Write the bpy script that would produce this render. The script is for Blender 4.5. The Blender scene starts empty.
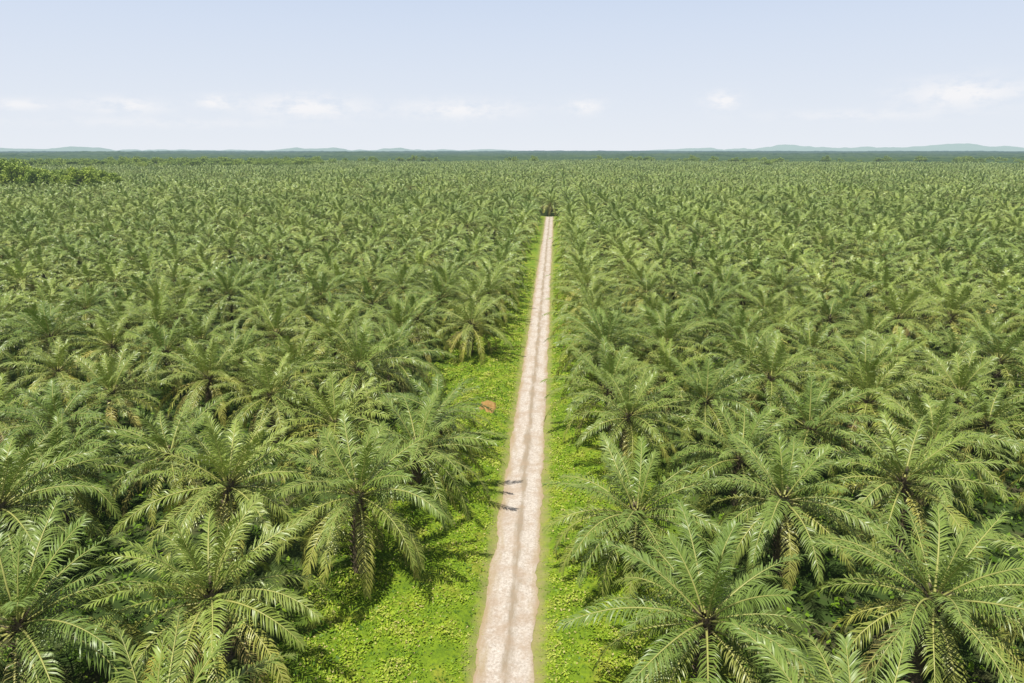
import bpy, math, random
import numpy as np
from mathutils import Vector, noise

random.seed(7); rng=np.random.default_rng(7)
sc=bpy.context.scene
sc.view_settings.view_transform='Standard'; sc.view_settings.look='None'
sc.view_settings.exposure=0; sc.view_settings.gamma=1
R=math.radians

# ---------------------------------------------------------------- helpers
def mesh_np(name,verts,faces,mats=(),mat_idx=None,col=None,smooth=False):
    """faces: list of (n,k) int arrays"""
    me=bpy.data.meshes.new(name)
    verts=np.asarray(verts,dtype=np.float32)
    loops=np.concatenate([f.ravel() for f in faces]).astype(np.int32)
    tot=np.concatenate([np.full(len(f),f.shape[1]) for f in faces]).astype(np.int32)
    start=np.concatenate([[0],np.cumsum(tot)[:-1]]).astype(np.int32)
    me.vertices.add(len(verts)); me.vertices.foreach_set('co',verts.ravel())
    me.loops.add(len(loops)); me.loops.foreach_set('vertex_index',loops)
    me.polygons.add(len(tot)); me.polygons.foreach_set('loop_start',start); me.polygons.foreach_set('loop_total',tot)
    if mat_idx is not None: me.polygons.foreach_set('material_index',np.asarray(mat_idx,dtype=np.int32))
    for m in mats: me.materials.append(m)
    if col is not None:
        a=me.attributes.new('col','FLOAT_COLOR','POINT')
        c=np.ones((len(verts),4),dtype=np.float32); c[:,:3]=col
        a.data.foreach_set('color',c.ravel())
    me.update(calc_edges=True); me.validate()
    if smooth: me.polygons.foreach_set('use_smooth',[True]*len(me.polygons))
    return me
def add(name,me,loc=(0,0,0),rot=(0,0,0),s=1.0):
    o=bpy.data.objects.new(name,me); o.location=loc; o.rotation_euler=rot
    o.scale=(s,s,s); sc.collection.objects.link(o); return o
def N(nt,t,**kw):
    n=nt.nodes.new(t)
    for k,v in kw.items(): setattr(n,k,v)
    return n
def L(nt,a,b): nt.links.new(a,b)
def setin(n,**kw):
    for k,v in kw.items(): n.inputs[k].default_value=v
def mth(nt,op,a,b=None,clamp=False):
    n=N(nt,'ShaderNodeMath',operation=op,use_clamp=clamp)
    for i,x in enumerate((a,b)):
        if x is None: continue
        if isinstance(x,(int,float)): n.inputs[i].default_value=x
        else: L(nt,x,n.inputs[i])
    return n.outputs[0]
def mix(nt,fac,a,b,bt='MIX'):
    n=N(nt,'ShaderNodeMix',data_type='RGBA',blend_type=bt)
    for sock,x in ((n.inputs[0],fac),(n.inputs[6],a),(n.inputs[7],b)):
        if isinstance(x,(int,float)): sock.default_value=x
        elif isinstance(x,tuple): sock.default_value=(*x,1)
        else: L(nt,x,sock)
    return n.outputs[2]
def newmat(name):
    m=bpy.data.materials.new(name); m.use_nodes=True; nt=m.node_tree
    try: m.cycles.emission_sampling='NONE'
    except Exception: pass
    for n in list(nt.nodes): nt.nodes.remove(n)
    return m,nt
HAZE=(0.16,0.21,0.16)  # airlight tint painted into base colours with distance from the origin
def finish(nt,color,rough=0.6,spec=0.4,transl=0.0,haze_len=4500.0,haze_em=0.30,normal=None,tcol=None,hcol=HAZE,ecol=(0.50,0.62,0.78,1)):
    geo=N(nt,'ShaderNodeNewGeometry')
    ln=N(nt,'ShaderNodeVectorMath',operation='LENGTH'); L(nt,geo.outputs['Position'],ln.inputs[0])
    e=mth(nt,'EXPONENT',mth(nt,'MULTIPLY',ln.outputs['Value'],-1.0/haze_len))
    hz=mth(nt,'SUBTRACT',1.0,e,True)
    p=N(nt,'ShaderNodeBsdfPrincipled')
    L(nt,mix(nt,hz,color,hcol),p.inputs['Base Color'])  # painted haze: base colour drifts to the tint with distance
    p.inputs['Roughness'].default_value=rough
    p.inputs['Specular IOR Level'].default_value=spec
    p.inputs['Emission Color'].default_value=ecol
    L(nt,mth(nt,'MULTIPLY',hz,haze_em),p.inputs['Emission Strength'])  # surface glows more with distance, standing in for airlight
    if normal: L(nt,normal,p.inputs['Normal'])
    out=N(nt,'ShaderNodeOutputMaterial'); sh=p.outputs[0]
    if transl>0:
        t=N(nt,'ShaderNodeBsdfTranslucent'); L(nt,tcol or color,t.inputs['Color'])
        m=N(nt,'ShaderNodeMixShader'); m.inputs[0].default_value=transl
        L(nt,sh,m.inputs[1]); L(nt,t.outputs[0],m.inputs[2]); sh=m.outputs[0]
    L(nt,sh,out.inputs[0])
def noise_n(nt,scale,detail=4,rough=0.55,vec=None,dist=0):
    n=N(nt,'ShaderNodeTexNoise'); setin(n,Scale=scale,Detail=detail,Roughness=rough,Distortion=dist)
    if vec is None:
        g=N(nt,'ShaderNodeNewGeometry'); vec=g.outputs['Position']
    L(nt,vec,n.inputs['Vector']); return n.outputs['Fac']
def ramp(nt,f,stops):
    n=N(nt,'ShaderNodeValToRGB'); L(nt,f,n.inputs[0]); cr=n.color_ramp
    while len(cr.elements)<len(stops): cr.elements.new(0.5)
    for el,(p,c) in zip(cr.elements,stops):
        el.position=p; el.color=(*c,1) if isinstance(c,tuple) else (c,c,c,1)
    return n.outputs[0]

# ---------------------------------------------------------------- materials
def leaf_material(name,tr,k=1.0):
    m,nt=newmat(name)
    a=N(nt,'ShaderNodeAttribute',attribute_name='col')
    s=N(nt,'ShaderNodeSeparateColor'); L(nt,a.outputs['Color'],s.inputs[0])
    age,rnd,rach=s.outputs[0],s.outputs[1],s.outputs[2]
    def q(*c): return tuple(x*k for x in c)
    c=ramp(nt,age,[(0.0,q(0.30,0.39,0.06)),(0.35,q(0.19,0.27,0.040)),(0.62,q(0.30,0.34,0.045)),(0.84,q(0.58,0.52,0.10)),(0.94,q(0.60,0.49,0.12)),(1.0,q(0.42,0.26,0.11))])
    c=mix(nt,mth(nt,'MULTIPLY',rnd,0.5),c,q(0.42,0.46,0.15))
    oi=N(nt,'ShaderNodeObjectInfo')
    c=mix(nt,mth(nt,'MULTIPLY',oi.outputs['Random'],0.55),c,q(0.09,0.18,0.035))
    c=mix(nt,rach,c,(0.55,0.53,0.17))
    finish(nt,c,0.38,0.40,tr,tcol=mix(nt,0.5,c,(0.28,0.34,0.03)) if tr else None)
    return m
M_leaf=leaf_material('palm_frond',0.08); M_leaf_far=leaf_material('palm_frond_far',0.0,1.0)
M_trunk,nt=newmat('palm_trunk')
c=ramp(nt,noise_n(nt,3.0,4),[(0.3,(0.08,0.06,0.04)),(0.55,(0.22,0.17,0.11)),(0.75,(0.08,0.10,0.04))])
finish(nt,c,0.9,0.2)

# ---------------------------------------------------------------- oil palm
def norm(v): return v/np.maximum(np.linalg.norm(v,axis=-1,keepdims=True),1e-9)
def make_palm(name,seed,nf=42,nl=56,width=0.070,trunk_h=5.6,fl=6.8,stubs=True,far=False):
    r=np.random.default_rng(seed)
    V=[];Q=[];T3=[];mq=[];mt=[];C=[];nv=0
    S=8 if far else 13
    lean=r.uniform(-0.3,0.3,2)
    top=np.array([lean[0],lean[1],trunk_h])
    openness=r.uniform(0.50,0.70); bk=r.uniform(-2,10)
    for i in range(nf):
        f=i/(nf-1)
        az=i*2.39996+r.uniform(-0.25,0.25)
        th0=math.radians(84-94*f**openness+r.uniform(-8,8))
        bend=math.radians(16+bk+46*min(1,f*1.6)**0.8+32*f*f+r.uniform(-9,10))
        Lf=fl*(0.55+0.45*min(1,f*3.5))*r.uniform(0.90,1.07)
        if f>0.85: Lf*=0.9
        dead=f>0.84 and r.random()<0.42
        if dead and r.random()<0.6: th0-=0.5
        curl=r.uniform(-0.32,0.32)
        ss=np.linspace(0,1,S)
        th=th0-bend*ss**1.35
        th=np.maximum(th,-1.45)
        a=az+curl*ss**1.5
        T=np.stack([np.cos(th)*np.cos(a),np.cos(th)*np.sin(a),np.sin(th)],1)
        P=np.zeros((S,3)); P[1:]=np.cumsum((T[1:]+T[:-1])/2*Lf/(S-1),0)
        P+=top+np.array([math.cos(az)*0.25,math.sin(az)*0.25,-0.9*f])
        P[:,2]=np.maximum(P[:,2],0.3)
        Sd=np.stack([-np.sin(a),np.cos(a),np.zeros(S)],1)
        roll=r.uniform(-0.3,0.3)+ss*r.uniform(-0.7,0.7)
        U=np.cross(T,Sd)
        Sr=Sd*np.cos(roll)[:,None]+U*np.sin(roll)[:,None]
        Ur=-Sd*np.sin(roll)[:,None]+U*np.cos(roll)[:,None]
        age=np.clip(f*0.90+r.normal(0,0.11),0,0.92)
        if dead: age=1.0
        g=r.random()
        rad=(0.065*(1-ss)+0.012)
        ring=[]
        for k in range(3):
            an=k*2.094+0.52
            ring.append(P+rad[:,None]*(Sr*math.cos(an)+Ur*math.sin(an)))
        ring=np.stack(ring,1).reshape(-1,3)
        V.append(ring); C.append(np.tile([age,g,0.75],(len(ring),1)))
        idx=np.arange(S-1)[:,None]*3
        for k in range(3):
            q=np.concatenate([idx+k,idx+(k+1)%3,idx+3+(k+1)%3,idx+3+k],1)+nv
            Q.append(q); mq.append(np.zeros(len(q)))
        nv+=len(ring)
        n=nl
        for side in (-1,1):
            s=np.linspace(0.14,0.995,n)+r.uniform(-0.008,0.008,n)
            s=np.clip(s,0,1); x=s*(S-1); i0=np.minimum(x.astype(int),S-2); w=(x-i0)[:,None]
            ip=lambda A:A[i0]*(1-w)+A[i0+1]*w
            p=ip(P);t=norm(ip(T));sr=norm(ip(Sr));ur=norm(ip(Ur))
            q=(s-0.14)/0.86
            ln=(0.34+0.66*np.sin(np.pi*np.clip(q*0.80+0.13,0,1)))*r.uniform(0.9,1.07,n)*0.96
            ang=np.radians(68-36*q+r.uniform(-5,5,n))
            el=np.radians(r.choice([-12,4,20],n)+r.uniform(-6,6,n))
            d=t*np.cos(ang)[:,None]+(sr*side*np.cos(el)[:,None]+ur*np.sin(el)[:,None])*np.sin(ang)[:,None]
            d=norm(d+r.normal(0,0.04,(n,3)))
            wd=norm(t-(t*d).sum(1,keepdims=True)*d)
            wd=norm(wd+np.cross(wd,d)*r.uniform(-0.5,0.5,(n,1)))
            W=width*r.uniform(0.75,1.15,n)[:,None]*(0.6 if dead else 1)
            droop=(0.3+0.6*f+r.uniform(0,0.35,n)+(0.5 if dead else 0))[:,None]
            p1=p+d*(ln*0.5)[:,None]
            d2=norm(d+np.array([0,0,-1])*droop)
            p3=p1+d2*(ln*0.5)[:,None]
            vs=np.stack([p-wd*W*0.38,p+wd*W*0.38,p1+wd*W*0.5,p1-wd*W*0.5,p3],1).reshape(-1,3)
            b=np.arange(n)[:,None]*5+nv
            Q.append(np.concatenate([b,b+1,b+2,b+3],1)); T3.append(np.concatenate([b+3,b+2,b+4],1))
            mq.append(np.zeros(n)); mt.append(np.zeros(n)); k=5
            V.append(vs); nv+=len(vs)
            c=np.empty((n,k,3)); c[:,:,0]=np.clip(age+r.normal(0,0.03,n)[:,None],0,1); c[:,:,1]=np.clip(g*0.6+r.random(n)[:,None]*0.5,0,1); c[:,:,2]=0
            C.append(c.reshape(-1,3))
    H=10 if not far else 3; K=10 if not far else 5
    hs=np.linspace(-0.1,trunk_h,H)
    rr=0.40-0.08*np.clip(hs/trunk_h,0,1); rr[0]=0.6; rr[-1]=0.38
    an=np.arange(K)*2*np.pi/K
    ring=np.stack([np.stack([np.cos(an)*q+lean[0]*(h/trunk_h)**2,np.sin(an)*q+lean[1]*(h/trunk_h)**2,np.full(K,h)],1) for h,q in zip(hs,rr)],0).reshape(-1,3)
    V.append(ring);C.append(np.zeros((len(ring),3)))
    for j in range(H-1):
        k=np.arange(K); q=np.stack([j*K+k,j*K+(k+1)%K,(j+1)*K+(k+1)%K,(j+1)*K+k],1)+nv
        Q.append(q);mq.append(np.ones(K))
    nv+=len(ring)
    if stubs:
        ns=110
        for i in range(ns):
            h=0.3+(trunk_h-0.2)*i/ns; a=i*2.39996; u=np.array([math.cos(a),math.sin(a),0]); v=np.array([-math.sin(a),math.cos(a),0])
            c=u*0.30+np.array([lean[0]*(h/trunk_h)**2,lean[1]*(h/trunk_h)**2,h]); l=r.uniform(0.22,0.4)
            e=c+u*l+np.array([0,0,l*1.1])
            vs=[c+v*.11,c-v*.11,c-np.array([0,0,.14]),e+v*.06,e-v*.06,e-np.array([0,0,.05])]
            V.append(np.array(vs));C.append(np.zeros((6,3)))
            Q.append(np.array([[0,1,4,3],[1,2,5,4],[2,0,3,5]])+nv); mq.append(np.ones(3))
            T3.append(np.array([[3,4,5]])+nv); mt.append(np.ones(1)); nv+=6
    return mesh_np(name,np.concatenate(V),[np.concatenate(Q),np.concatenate(T3)],(M_leaf_far if far else M_leaf,M_trunk),np.concatenate(mq+mt),np.concatenate(C))

HI=[make_palm('oil_palm_mesh_%d'%i,100+i,nf=random.randint(35,44),trunk_h=random.uniform(4.6,6.2),fl=random.uniform(6.5,7.2)) for i in range(9)]
MI=[make_palm('oil_palm_mid_mesh_%d'%i,150+i,nf=33,nl=26,width=0.14,trunk_h=random.uniform(4.8,5.8),fl=6.6,stubs=False,far=True) for i in range(6)]
LO=[make_palm('oil_palm_far_mesh_%d'%i,200+i,nf=24,nl=11,width=0.27,trunk_h=random.uniform(5,6),fl=6.3,stubs=False,far=True) for i in range(5)]

# ---------------------------------------------------------------- planting positions
CAMX,CAMY,CAMZ=2.3,0.0,28.0
hand=[(-10.6,40.0),(-15.9,31.4),(-24.0,27.6),(8.6,42.0),(10.6,30.3),(18.0,41.7),(22.2,32.2),(27.6,45.6),(-8.9,51.0),(-20.0,41.0),(-13.2,20.5),(13.5,20.0)]
pts=list(hand)
SX,SY=8.4,9.6
RMAX=1350
def clear(x,y):
    return (x+345)**2/80**2+(y-425)**2/38**2<1
for sgn in (-1,1):
    c=0
    while True:
        x0=(8.8 if sgn<0 else 8.5)+c*SX
        if x0>1150: break
        off=(c%2)*SY/2+(0 if sgn>0 else 3.0)
        ymin=max(10,(x0-40)*0.95)
        for k in range(int((ymin)/SY),int(RMAX/SY)):
            y=off+k*SY+0.4
            x=sgn*x0+random.gauss(0,0.85)+2.2*noise.noise(Vector((sgn*x0*.03,y*.03,4))); yy=y+random.gauss(0,1.0)+3.0*noise.noise(Vector((sgn*x0*.03,y*.03,14)))
            if c==0: x=sgn*x0+random.gauss(0,0.5)
            if yy<9: continue
            if yy<300 and abs(x)<7.8: x=math.copysign(7.8+random.random()*.8,x)
            if clear(x,yy): continue
            if sgn<0 and c==0 and 66<yy<86: continue
            if -15<x<13 and yy<37: continue
            if random.random()<0.03: continue
            if math.hypot(x,yy)>RMAX: continue
            if yy<62 and min((x-a)**2+(yy-b)**2 for a,b in hand)<7.4**2: continue
            pts.append((x,yy))
        c+=1
y=309.0
while y<RMAX:
    pts.append((random.gauss(0,.5),y)); y+=SY
near=[];mid=[];far=[]
for p in pts:
    d=math.hypot(p[0]-CAMX,p[1])
    (near if d<125 else mid if d<360 else far).append(p)
for i,(x,y) in enumerate(near):
    s=random.uniform(0.88,1.08)
    if (x,y) in hand: s=1.04
    add('oil_palm',HI[i%9],(x,y,0),(random.gauss(0,.05),random.gauss(0,.05),random.uniform(0,6.28)),s)

def instancer(name,points,meshes,smin,smax,lown=0.0):
    col=bpy.data.collections.new(name+'_variants')
    for i,m in enumerate(meshes):
        col.objects.link(bpy.data.objects.new(name+'_part_%d'%i,m))
    n=len(points); me=bpy.data.meshes.new(name); me.vertices.add(n)
    co=np.array([(p[0],p[1],0) for p in points],dtype=np.float32)
    me.vertices.foreach_set('co',co.ravel())
    rot=np.zeros((n,3),dtype=np.float32); rot[:,:2]=rng.normal(0,.05,(n,2)); rot[:,2]=rng.uniform(0,6.28,n)
    s=rng.uniform(smin,smax,n)
    if lown: s*=np.array([1+lown*noise.noise(Vector((p[0]*.008,p[1]*.008,3.3))) for p in points])
    a=me.attributes.new('rot','FLOAT_VECTOR','POINT'); a.data.foreach_set('vector',rot.ravel())
    a=me.attributes.new('scl','FLOAT','POINT'); a.data.foreach_set('value',s.astype(np.float32))
    a=me.attributes.new('idx','INT','POINT'); a.data.foreach_set('value',rng.integers(0,len(meshes),n).astype(np.int32))
    o=add(name,me)
    ng=bpy.data.node_groups.new(name+'_gn','GeometryNodeTree')
    ng.interface.new_socket('Geometry',in_out='INPUT',socket_type='NodeSocketGeometry')
    ng.interface.new_socket('Geometry',in_out='OUTPUT',socket_type='NodeSocketGeometry')
    gi=ng.nodes.new('NodeGroupInput');go=ng.nodes.new('NodeGroupOutput')
    ip=ng.nodes.new('GeometryNodeInstanceOnPoints'); ci=ng.nodes.new('GeometryNodeCollectionInfo')
    ci.inputs['Collection'].default_value=col; ci.inputs['Separate Children'].default_value=True; ci.inputs['Reset Children'].default_value=True
    ip.inputs['Pick Instance'].default_value=True
    def at(nm,t):
        q=ng.nodes.new('GeometryNodeInputNamedAttribute'); q.data_type=t; q.inputs['Name'].default_value=nm
        return [x for x in q.outputs if x.enabled and x.name=='Attribute'][0]
    ng.links.new(gi.outputs[0],ip.inputs['Points']); ng.links.new(ci.outputs[0],ip.inputs['Instance'])
    ng.links.new(at('idx','INT'),ip.inputs['Instance Index']); ng.links.new(at('rot','FLOAT_VECTOR'),ip.inputs['Rotation'])
    ng.links.new(at('scl','FLOAT'),ip.inputs['Scale']); ng.links.new(ip.outputs[0],go.inputs[0])
    md=o.modifiers.new('scatter','NODES'); md.node_group=ng
    return o
instancer('oil_palm_plantation',mid,MI,0.80,1.12,0.12)
instancer('distant_oil_palm_plantation',far,LO,0.78,1.2,0.22)

# ---------------------------------------------------------------- ground
m,nt=newmat('ground_soil')
c=ramp(nt,noise_n(nt,0.35,6),[(0.3,(0.03,0.045,0.013)),(0.5,(0.05,0.085,0.018)),(0.7,(0.09,0.08,0.04))])
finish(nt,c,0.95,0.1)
G=30000
add('ground',mesh_np('ground',[(-G,-G,0),(G,-G,0),(G,G,0),(-G,G,0)],[np.array([[0,1,2,3]])],(m,)))

# verge ground cover ------------------------------------------------
M_cov,nt=newmat('verge_groundcover')
n1=noise_n(nt,0.45,5); n2=noise_n(nt,4.0,6,0.7)
c=ramp(nt,n1,[(0.3,(0.13,0.23,0.008)),(0.5,(0.23,0.34,0.014)),(0.68,(0.35,0.37,0.04))])
c=mix(nt,ramp(nt,n2,[(0.35,0.6),(0.6,0.0)]),c,(0.05,0.095,0.012))
geo=N(nt,'ShaderNodeNewGeometry'); sx=N(nt,'ShaderNodeSeparateXYZ'); L(nt,geo.outputs['Position'],sx.inputs[0])
edge=mth(nt,'ADD',mth(nt,'ABSOLUTE',sx.outputs[0]),mth(nt,'MULTIPLY',noise_n(nt,1.0,6,0.65),2.4))
ef=ramp(nt,mth(nt,'MULTIPLY',edge,0.2),[(0.52,0.85),(0.76,0.0)])
c=mix(nt,ef,c,(0.37,0.31,0.14))
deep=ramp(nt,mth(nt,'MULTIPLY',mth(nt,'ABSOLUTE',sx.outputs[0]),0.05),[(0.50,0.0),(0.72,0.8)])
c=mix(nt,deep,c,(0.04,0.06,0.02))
bp=N(nt,'ShaderNodeBump'); bp.inputs['Strength'].default_value=0.8; bp.inputs['Distance'].default_value=0.15; L(nt,n2,bp.inputs['Height'])
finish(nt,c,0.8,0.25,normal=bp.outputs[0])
def verge_z(x,y):
    ax=abs(x); e=min(1,max(0,(ax-1.7)/1.8))
    return 0.015+e*(0.10+0.34*abs(noise.noise(Vector((x*.55,y*.55,1))))+0.20*noise.noise(Vector((x*1.7,y*1.7,5)))+0.12)
def wob(y): return 0.26*noise.noise(Vector((y*.035,1.5,0)))+0.09*noise.noise(Vector((y*.2,7.5,0)))
def road_edge(y,s): return 1.64+0.28*noise.noise(Vector((y*.28,s*9,0)))+0.17*noise.noise(Vector((y*1.5,s*9,4)))
V=[];F=[]
for s in (-1,1):
    xs=np.concatenate([np.arange(1.0,4,0.25),np.arange(4,18,0.4)])
    ys=np.concatenate([np.arange(12,90,0.35),np.arange(90,304,0.9)])
    b=len(V)
    for yy in ys:
        for xx in xs:
            V.append((s*xx,yy,verge_z(s*xx,yy)))
    nx=len(xs)
    for j in range(len(ys)-1):
        for i in range(nx-1):
            a=b+j*nx+i; q=[a,a+1,a+1+nx,a+nx]; F.append(q if s>0 else q[::-1])
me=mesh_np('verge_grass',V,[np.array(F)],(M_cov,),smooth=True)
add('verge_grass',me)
# leafy creeper
M_gl,nt=newmat('creeper_leaf')
a=N(nt,'ShaderNodeAttribute',attribute_name='col'); s_=N(nt,'ShaderNodeSeparateColor'); L(nt,a.outputs['Color'],s_.inputs[0])
c=ramp(nt,s_.outputs[0],[(0.0,(0.07,0.145,0.010)),(0.4,(0.20,0.33,0.014)),(0.85,(0.36,0.46,0.03)),(1.0,(0.48,0.43,0.15))])
finish(nt,c,0.55,0.25)
def leaves(xx,yy,zz,sz,tone,upr=0.5):
    n=len(xx); c0=np.stack([xx,yy,zz],1); d=rng.normal(0,1,(n,3)); d[:,2]=np.abs(d[:,2])*upr; d=norm(d)
    w=norm(np.cross(d,np.array([0,0,1.0]))+rng.normal(0,.35,(n,3))); sz=sz[:,None]
    vs=np.stack([c0-d*sz*0.2,c0+w*sz*.5+d*sz*.4,c0+d*sz*1.2,c0-w*sz*.5+d*sz*.4],1).reshape(-1,3)
    return vs,np.repeat(np.stack([tone]*3,1),4,0),n
n=210000
yy=14+(rng.random(n)**1.6)*150; side=np.where(rng.random(n)<0.6,-1,1)
ax=1.45+rng.random(n)**0.85*np.where(side<0,12,8.5); xx=side*ax
dens=np.array([noise.noise(Vector((a_*.6,b_*.6,8)))+0.5*noise.noise(Vector((a_*.2,b_*.2,3))) for a_,b_ in zip(xx,yy)])
keep=(dens+rng.random(n)*0.8>0.12)&((ax>2.2)|(rng.random(n)<0.25))&(((xx+4.9)/1.1)**2+((yy-71.5)/2.2)**2>0.9)
xx=xx[keep];yy=yy[keep];dens=dens[keep];ax=ax[keep];n=len(xx)
zz=np.array([verge_z(a_,b_) for a_,b_ in zip(xx,yy)])+rng.random(n)*(0.05+0.34*np.clip(dens+0.1,0,1)*np.clip((ax-2)/2,0,1))
sz=rng.uniform(0.05,0.12,n)*(1+yy/120)*np.clip(0.5+(ax-1.6)/2,0.5,1)
tone=np.clip(0.48+dens*1.1+rng.normal(0,.2,n),0,0.9); tone[rng.random(n)<0.07]=1
vs,cc,n=leaves(xx,yy,zz,sz,tone)
add('groundcover_creeper',mesh_np('creeper',vs,[np.arange(4*n).reshape(-1,4)],(M_gl,),None,cc))
# ferns and weeds under the palms
n=70000
yy=12+rng.random(n)*85; xx=np.where(rng.random(n)<.5,-1,1)*(8+rng.random(n)*55)
dn=np.array([noise.noise(Vector((a_*.5,b_*.5,28))) for a_,b_ in zip(xx,yy)]); k_=dn+rng.random(n)*.7>0.15
xx=xx[k_];yy=yy[k_];dn=dn[k_];n=len(xx)
vs,cc,n=leaves(xx,yy,0.1+rng.random(n)*(0.25+0.5*np.clip(dn,0,1)),rng.uniform(.12,.34,n),np.clip(0.08+dn*0.5+rng.normal(0,.13,n),0,.5),0.9)
add('undergrowth_ferns',mesh_np('ferns',vs,[np.arange(4*n).reshape(-1,4)],(M_gl,),None,cc))

# road ---------------------------------------------------------------
M_road,nt=newmat('crushed_limestone_track')
geo=N(nt,'ShaderNodeNewGeometry'); sx=N(nt,'ShaderNodeSeparateXYZ'); L(nt,geo.outputs['Position'],sx.inputs[0])
mp=N(nt,'ShaderNodeMapping'); mp.inputs['Scale'].default_value=(1,0.22,1); L(nt,geo.outputs['Position'],mp.inputs[0])
st=noise_n(nt,1.4,6,0.65,mp.outputs[0]); fine=noise_n(nt,6,7,0.85)
c=ramp(nt,fine,[(0.34,(0.34,0.275,0.22)),(0.48,(0.56,0.49,0.425)),(0.62,(0.72,0.655,0.59))])
axn=mth(nt,'ADD',mth(nt,'ABSOLUTE',sx.outputs[0]),mth(nt,'MULTIPLY',mth(nt,'SUBTRACT',st,0.5),1.6))
trk=ramp(nt,axn,[(0.05,0.9),(0.42,0.0)])
c=mix(nt,mth(nt,'MULTIPLY',trk,mth(nt,'MULTIPLY',fine,1.6)),c,(0.28,0.21,0.13))
ed=ramp(nt,mth(nt,'MULTIPLY',axn,0.5),[(0.52,0.0),(0.84,0.9)])
c=mix(nt,ed,c,(0.40,0.30,0.165))
pt=ramp(nt,noise_n(nt,0.6,6,0.7),[(0.46,0.0),(0.62,0.65)]); c=mix(nt,pt,c,(0.43,0.32,0.23))
bp=N(nt,'ShaderNodeBump'); bp.inputs['Strength'].default_value=0.7; bp.inputs['Distance'].default_value=0.06; L(nt,fine,bp.inputs['Height'])
finish(nt,c,0.95,0.15,normal=bp.outputs[0])
V=[];F=[]
ys=np.concatenate([np.arange(8,120,0.35),np.arange(120,303,1.5)])
ts=np.linspace(-1,1,13)
for y in ys:
    l,r_=road_edge(y,-1),road_edge(y,1)
    for t in ts:
        x=t*(l if t<0 else r_); ax_=abs(x)
        z=0.07+0.05*math.exp(-(x/0.35)**2)-0.03*math.exp(-((ax_-0.8)/0.3)**2)-0.16*max(0,abs(t)-0.8)+0.012*noise.noise(Vector((x*2,y,0)))
        V.append((x+wob(y),y,z))
k=len(ts)
for j in range(len(ys)-1):
    for i in range(k-1):
        a=j*k+i; F.append((a,a+1,a+1+k,a+k))
add('dirt_road',mesh_np('dirt_road',V,[np.array(F)],(M_road,),smooth=True))
# bare red soil patch beside the road
M_red,nt=newmat('laterite_soil')
c=ramp(nt,noise_n(nt,3,6),[(0.3,(0.30,0.17,0.05)),(0.7,(0.46,0.29,0.11))]); finish(nt,c,0.95,0.1)
V=[];F=[]
for j in range(19):
    for i in range(19):
        u,v=(i-9)/9,(j-9)/9; rr=math.hypot(u,v)+0.35*noise.noise(Vector((u*2,v*2,6)))
        V.append((u*1.1,v*2.4,0.42*(1-1.5*rr*rr)+0.14*noise.noise(Vector((u*4,v*4,2)))))
for j in range(18):
    for i in range(18): F.append((j*19+i,j*19+i+1,j*19+i+20,j*19+i+19))
add('soil_mound',mesh_np('mound',V,[np.array(F[-324:])],(M_red,),smooth=True),(-4.9,71.5,0.28))

# ---------------------------------------------------------------- broadleaf trees
M_bl,nt=newmat('broadleaf_foliage')
a=N(nt,'ShaderNodeAttribute',attribute_name='col'); s_=N(nt,'ShaderNodeSeparateColor'); L(nt,a.outputs['Color'],s_.inputs[0])
c=ramp(nt,s_.outputs[0],[(0.0,(0.20,0.30,0.03)),(1.0,(0.48,0.56,0.07))])
oi=N(nt,'ShaderNodeObjectInfo'); c=mix(nt,mth(nt,'MULTIPLY',oi.outputs['Random'],0.5),c,(0.15,0.25,0.045))
finish(nt,c,0.6,0.3)
def make_tree(name,seed,h,rad):
    r=np.random.default_rng(seed);V=[];Q=[];mi=[];C=[];nv=0
    def tube(a,b,ra,rb):
        nonlocal nv
        a=np.array(a,float);b=np.array(b,float);d=norm(b-a);u=norm(np.cross(d,[.3,.9,.1]));v=np.cross(d,u)
        an=np.arange(6)*np.pi/3
        V.append(np.concatenate([a+ra*(np.cos(an)[:,None]*u+np.sin(an)[:,None]*v),b+rb*(np.cos(an)[:,None]*u+np.sin(an)[:,None]*v)]))
        k=np.arange(6);Q.append(np.stack([k,(k+1)%6,(k+1)%6+6,k+6],1)+nv);mi.append(np.ones(6));C.append(np.zeros((12,3)));nv+=12
    tube((0,0,-.2),(0.3,0,h*.5),.45,.3)
    for i in range(26):
        a=r.uniform(0,6.28);q=rad*math.sqrt(r.random());z=h*(0.50+0.38*math.sqrt(max(0,1-(q/rad)**2))*r.uniform(.3,1.1))-0.1*h*(q/rad)
        cc=np.array([q*math.cos(a),q*math.sin(a),z]); tube((.3,0,h*.4),cc,.16,.05)
        n=100;cr=r.uniform(.22,.36)*rad
        dd=norm(r.normal(0,1,(n,3)))*(r.random((n,1))**.4)*cr*np.array([1,1,.8]);p=cc+dd
        t=r.normal(0,1,(n,3));t[:,2]*=.5;t=norm(t);w=r.normal(0,1,(n,3));w[:,2]*=.5;w=norm(w-(w*t).sum(1,keepdims=True)*t);s=r.uniform(.25,.5,(n,1))
        V.append(np.stack([p-t*s,p+w*s*.6,p+t*s,p-w*s*.6],1).reshape(-1,3));Q.append(np.arange(4*n).reshape(-1,4)+nv);mi.append(np.zeros(n));nv+=4*n
        tn=np.clip(r.uniform(.2,.8)+r.normal(0,.15,n),0,1);C.append(np.repeat(np.stack([tn]*3,1),4,0))
    return mesh_np(name,np.concatenate(V),[np.concatenate(Q)],(M_bl,M_trunk),np.concatenate(mi),np.concatenate(C))
BT=[make_tree('broadleaf_mesh_%d'%i,i+50,random.uniform(12,15),random.uniform(5,7)) for i in range(4)]
fp=[]
for i in range(105):
    a=random.uniform(0,6.28);q=math.sqrt(random.random())
    fp.append((-345+76*q*math.cos(a),425+34*q*math.sin(a)))
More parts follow.
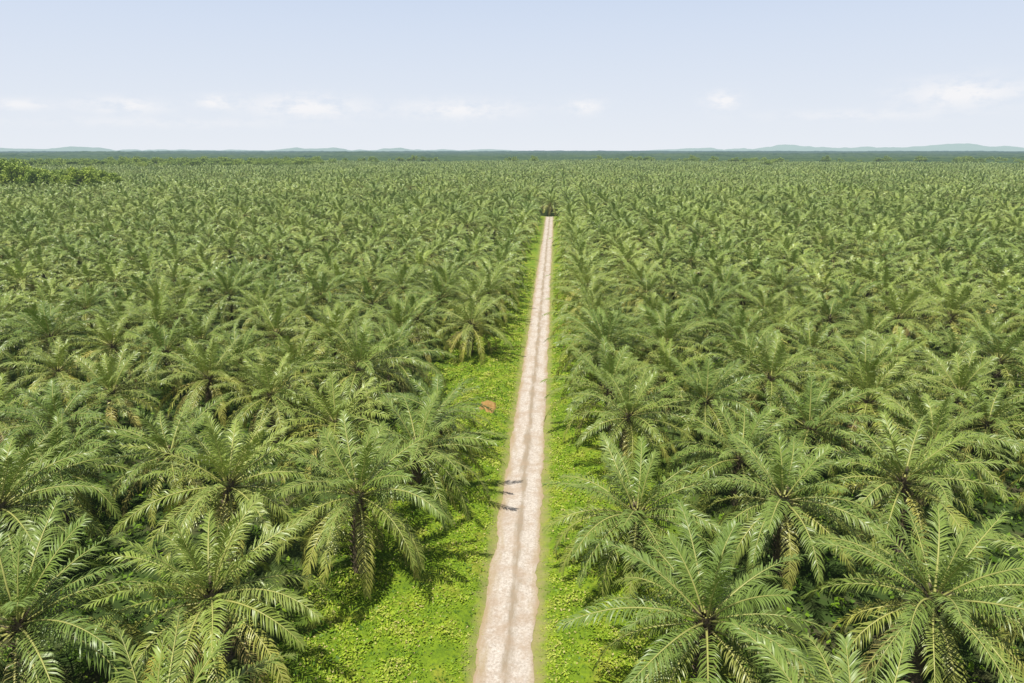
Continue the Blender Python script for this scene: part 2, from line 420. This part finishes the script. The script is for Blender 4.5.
for i in range(800):
    x=random.uniform(-1300,-350); fp.append((x,1120+0.25*x+random.gauss(0,60)))
for i in range(34):
    x=random.uniform(-900,1100); y=random.uniform(1250,1480)
    for j in range(random.randint(2,9)): fp.append((x+random.gauss(0,22),y+random.gauss(0,8)))
instancer('broadleaf_forest',fp,BT,0.8,1.4)
for x,y,s in ((-318,402,1.7),(-332,412,1.9),(-345,405,1.7),(-300,1150,1.4),(310,1050,1.35),(-640,900,1.3),(380,1250,1.2),(90,1290,1.1),(700,1100,1.1)):
    add('broadleaf_tree',random.choice(BT),(x,y,0),(0,0,random.uniform(0,6)),s)

# ---------------------------------------------------------------- far canopy and hills
M_can,nt=newmat('distant_canopy')
c=ramp(nt,noise_n(nt,0.006,8,0.8),[(0.38,(0.03,0.06,0.025)),(0.5,(0.07,0.115,0.04)),(0.65,(0.11,0.155,0.05))])
finish(nt,c,0.9,0.1,haze_len=5000,haze_em=0.31,hcol=(0.04,0.065,0.06),ecol=(0.45,0.60,0.76,1))  # haze painted on the canopy: darker tint plus bluish glow
rs=np.concatenate([np.arange(1300,2300,9.0),np.geomspace(2310,14000,90)]); aa=np.radians(np.linspace(-62,62,560))
V=[]
for r_ in rs:
    rg=min(1,(r_-1300)/1200)
    for a_ in aa:
        x,y=r_*math.sin(a_),r_*math.cos(a_)
        z=5.2+random.uniform(-2.4,2.6)+(16*max(0,noise.noise(Vector((x*.0016,y*.0016,7)))))*rg
        if r_>2300: z+=random.uniform(0,6)
        V.append((x,y,z))
k=len(aa); jj,ii=np.meshgrid(np.arange(len(rs)-1),np.arange(k-1),indexing='ij'); b=(jj*k+ii).ravel()
add('distant_forest_canopy',mesh_np('canopy',V,[np.stack([b,b+k,b+k+1,b+1],1)],(M_can,)))
M_hill,nt=newmat('forested_hill')
c=ramp(nt,noise_n(nt,0.002,5),[(0.4,(0.07,0.10,0.11)),(0.6,(0.10,0.13,0.14))]); finish(nt,c,0.95,0.0,haze_len=9000,haze_em=0.58)  # aerial haze painted in: blue-grey base and emission
def ridge(name,dist,hmax,a0,a1,seed,depth=2500):
    V=[];n=400;rows=9
    for j in range(rows):
        t=j/(rows-1)
        for i in range(n):
            u=i/(n-1); a_=R(a0+(a1-a0)*u); env=min(1,u*5,(1-u)*5)
            hh=hmax*env*(0.3+0.7*abs(noise.fractal(Vector((a_*16,seed,t*.6)),1,2,5)+0.35))
            z=hh*math.sin(math.pi*t)-2
            d=dist+depth*(t-.5); V.append((d*math.sin(a_),d*math.cos(a_),z))
    jj,ii=np.meshgrid(np.arange(rows-1),np.arange(n-1),indexing='ij'); b=(jj*n+ii).ravel()
    return add(name,mesh_np(name,V,[np.stack([b,b+1,b+n+1,b+n],1)],(M_hill,),smooth=True))
ridge('hills',12500,75,-58,2,3.1)
ridge('hills',14500,125,2,62,9.7)

# ---------------------------------------------------------------- sun + sky
EL,AZ=71.0,-140.0    # azimuth measured from +Y towards +X
sd=Vector((math.sin(R(AZ))*math.cos(R(EL)),math.cos(R(AZ))*math.cos(R(EL)),math.sin(R(EL))))
ld=bpy.data.lights.new('sun','SUN'); ld.energy=5.0; ld.angle=R(0.5); ld.color=(1,0.965,0.87)
lo=bpy.data.objects.new('sun',ld); lo.rotation_euler=sd.to_track_quat('Z','Y').to_euler(); lo.location=(0,0,80); sc.collection.objects.link(lo)
w=bpy.data.worlds.new('World'); sc.world=w; w.use_nodes=True; nt=w.node_tree
for n_ in list(nt.nodes): nt.nodes.remove(n_)
sky=N(nt,'ShaderNodeTexSky',sky_type='NISHITA'); sky.sun_disc=False
sky.sun_elevation=R(EL); sky.sun_rotation=R(AZ); sky.air_density=1.0; sky.dust_density=1.5; sky.ozone_density=1.5
STR=0.065
tc=N(nt,'ShaderNodeTexCoord'); sp=N(nt,'ShaderNodeSeparateXYZ'); L(nt,tc.outputs['Generated'],sp.inputs[0])
el=mth(nt,'MULTIPLY',mth(nt,'ARCSINE',sp.outputs[2]),57.2958)
az=mth(nt,'MULTIPLY',mth(nt,'ARCTAN2',sp.outputs[0],sp.outputs[1]),57.2958)
def kk(c,v=1.0): return tuple(x/STR*v for x in c)
e30=mth(nt,'MULTIPLY',el,1/30.0)
hf=ramp(nt,e30,[(0.0,0.97),(0.3,0.94),(0.52,0.88),(0.95,0.0)])
hz=mix(nt,ramp(nt,e30,[(0.0,0.0),(0.42,1.0)]),kk((0.83,0.87,0.93)),kk((0.63,0.735,0.92)))
col=mix(nt,hf,sky.outputs[0],hz)
cv=N(nt,'ShaderNodeCombineXYZ'); L(nt,az,cv.inputs[0]); L(nt,mth(nt,'MULTIPLY',el,2.2),cv.inputs[1])
cn=noise_n(nt,0.55,7,0.6,cv.outputs[0]); tot=None
for a_,e_,wa,we,st_ in ((-38,2.9,1.8,.35,.9),(-32,3.0,2.6,.5,1),(-25.8,3.4,1.3,.45,1.1),(-19.5,3.2,4.0,.8,1.1),(-7.7,3.1,4.6,.7,1),(2.2,3.3,1.4,.55,1),(12.7,3.6,1.2,.65,1.2),(28.4,3.7,3.4,.9,1.1),(22,2.4,6,.4,.5),(-30,1.9,9,.35,.4)):
    q=mth(nt,'ADD',mth(nt,'POWER',mth(nt,'ABSOLUTE',mth(nt,'DIVIDE',mth(nt,'SUBTRACT',az,a_),wa)),2.0),mth(nt,'POWER',mth(nt,'ABSOLUTE',mth(nt,'DIVIDE',mth(nt,'SUBTRACT',el,e_),we)),2.0))
    g=mth(nt,'MULTIPLY',mth(nt,'EXPONENT',mth(nt,'MULTIPLY',q,-1.0)),st_)
    tot=g if tot is None else mth(nt,'ADD',tot,g)
cm=mth(nt,'MULTIPLY',tot,mth(nt,'MULTIPLY',mth(nt,'SUBTRACT',cn,0.37),5.0,True),True)
col=mix(nt,mth(nt,'MULTIPLY',cm,0.8),col,kk((0.95,0.94,0.95)))
bg=N(nt,'ShaderNodeBackground'); L(nt,col,bg.inputs[0]); bg.inputs[1].default_value=STR
wo=N(nt,'ShaderNodeOutputWorld'); L(nt,bg.outputs[0],wo.inputs[0])

# ---------------------------------------------------------------- camera
cd=bpy.data.cameras.new('camera'); cd.lens=24; cd.sensor_width=36; cd.clip_end=60000; cd.clip_start=0.5
co_=bpy.data.objects.new('camera',cd); co_.location=(CAMX,CAMY,CAMZ)
co_.rotation_euler=(R(90-15.66),R(0.0),R(3.55)); sc.collection.objects.link(co_); sc.camera=co_
print('palms',len(near),len(mid),len(far))
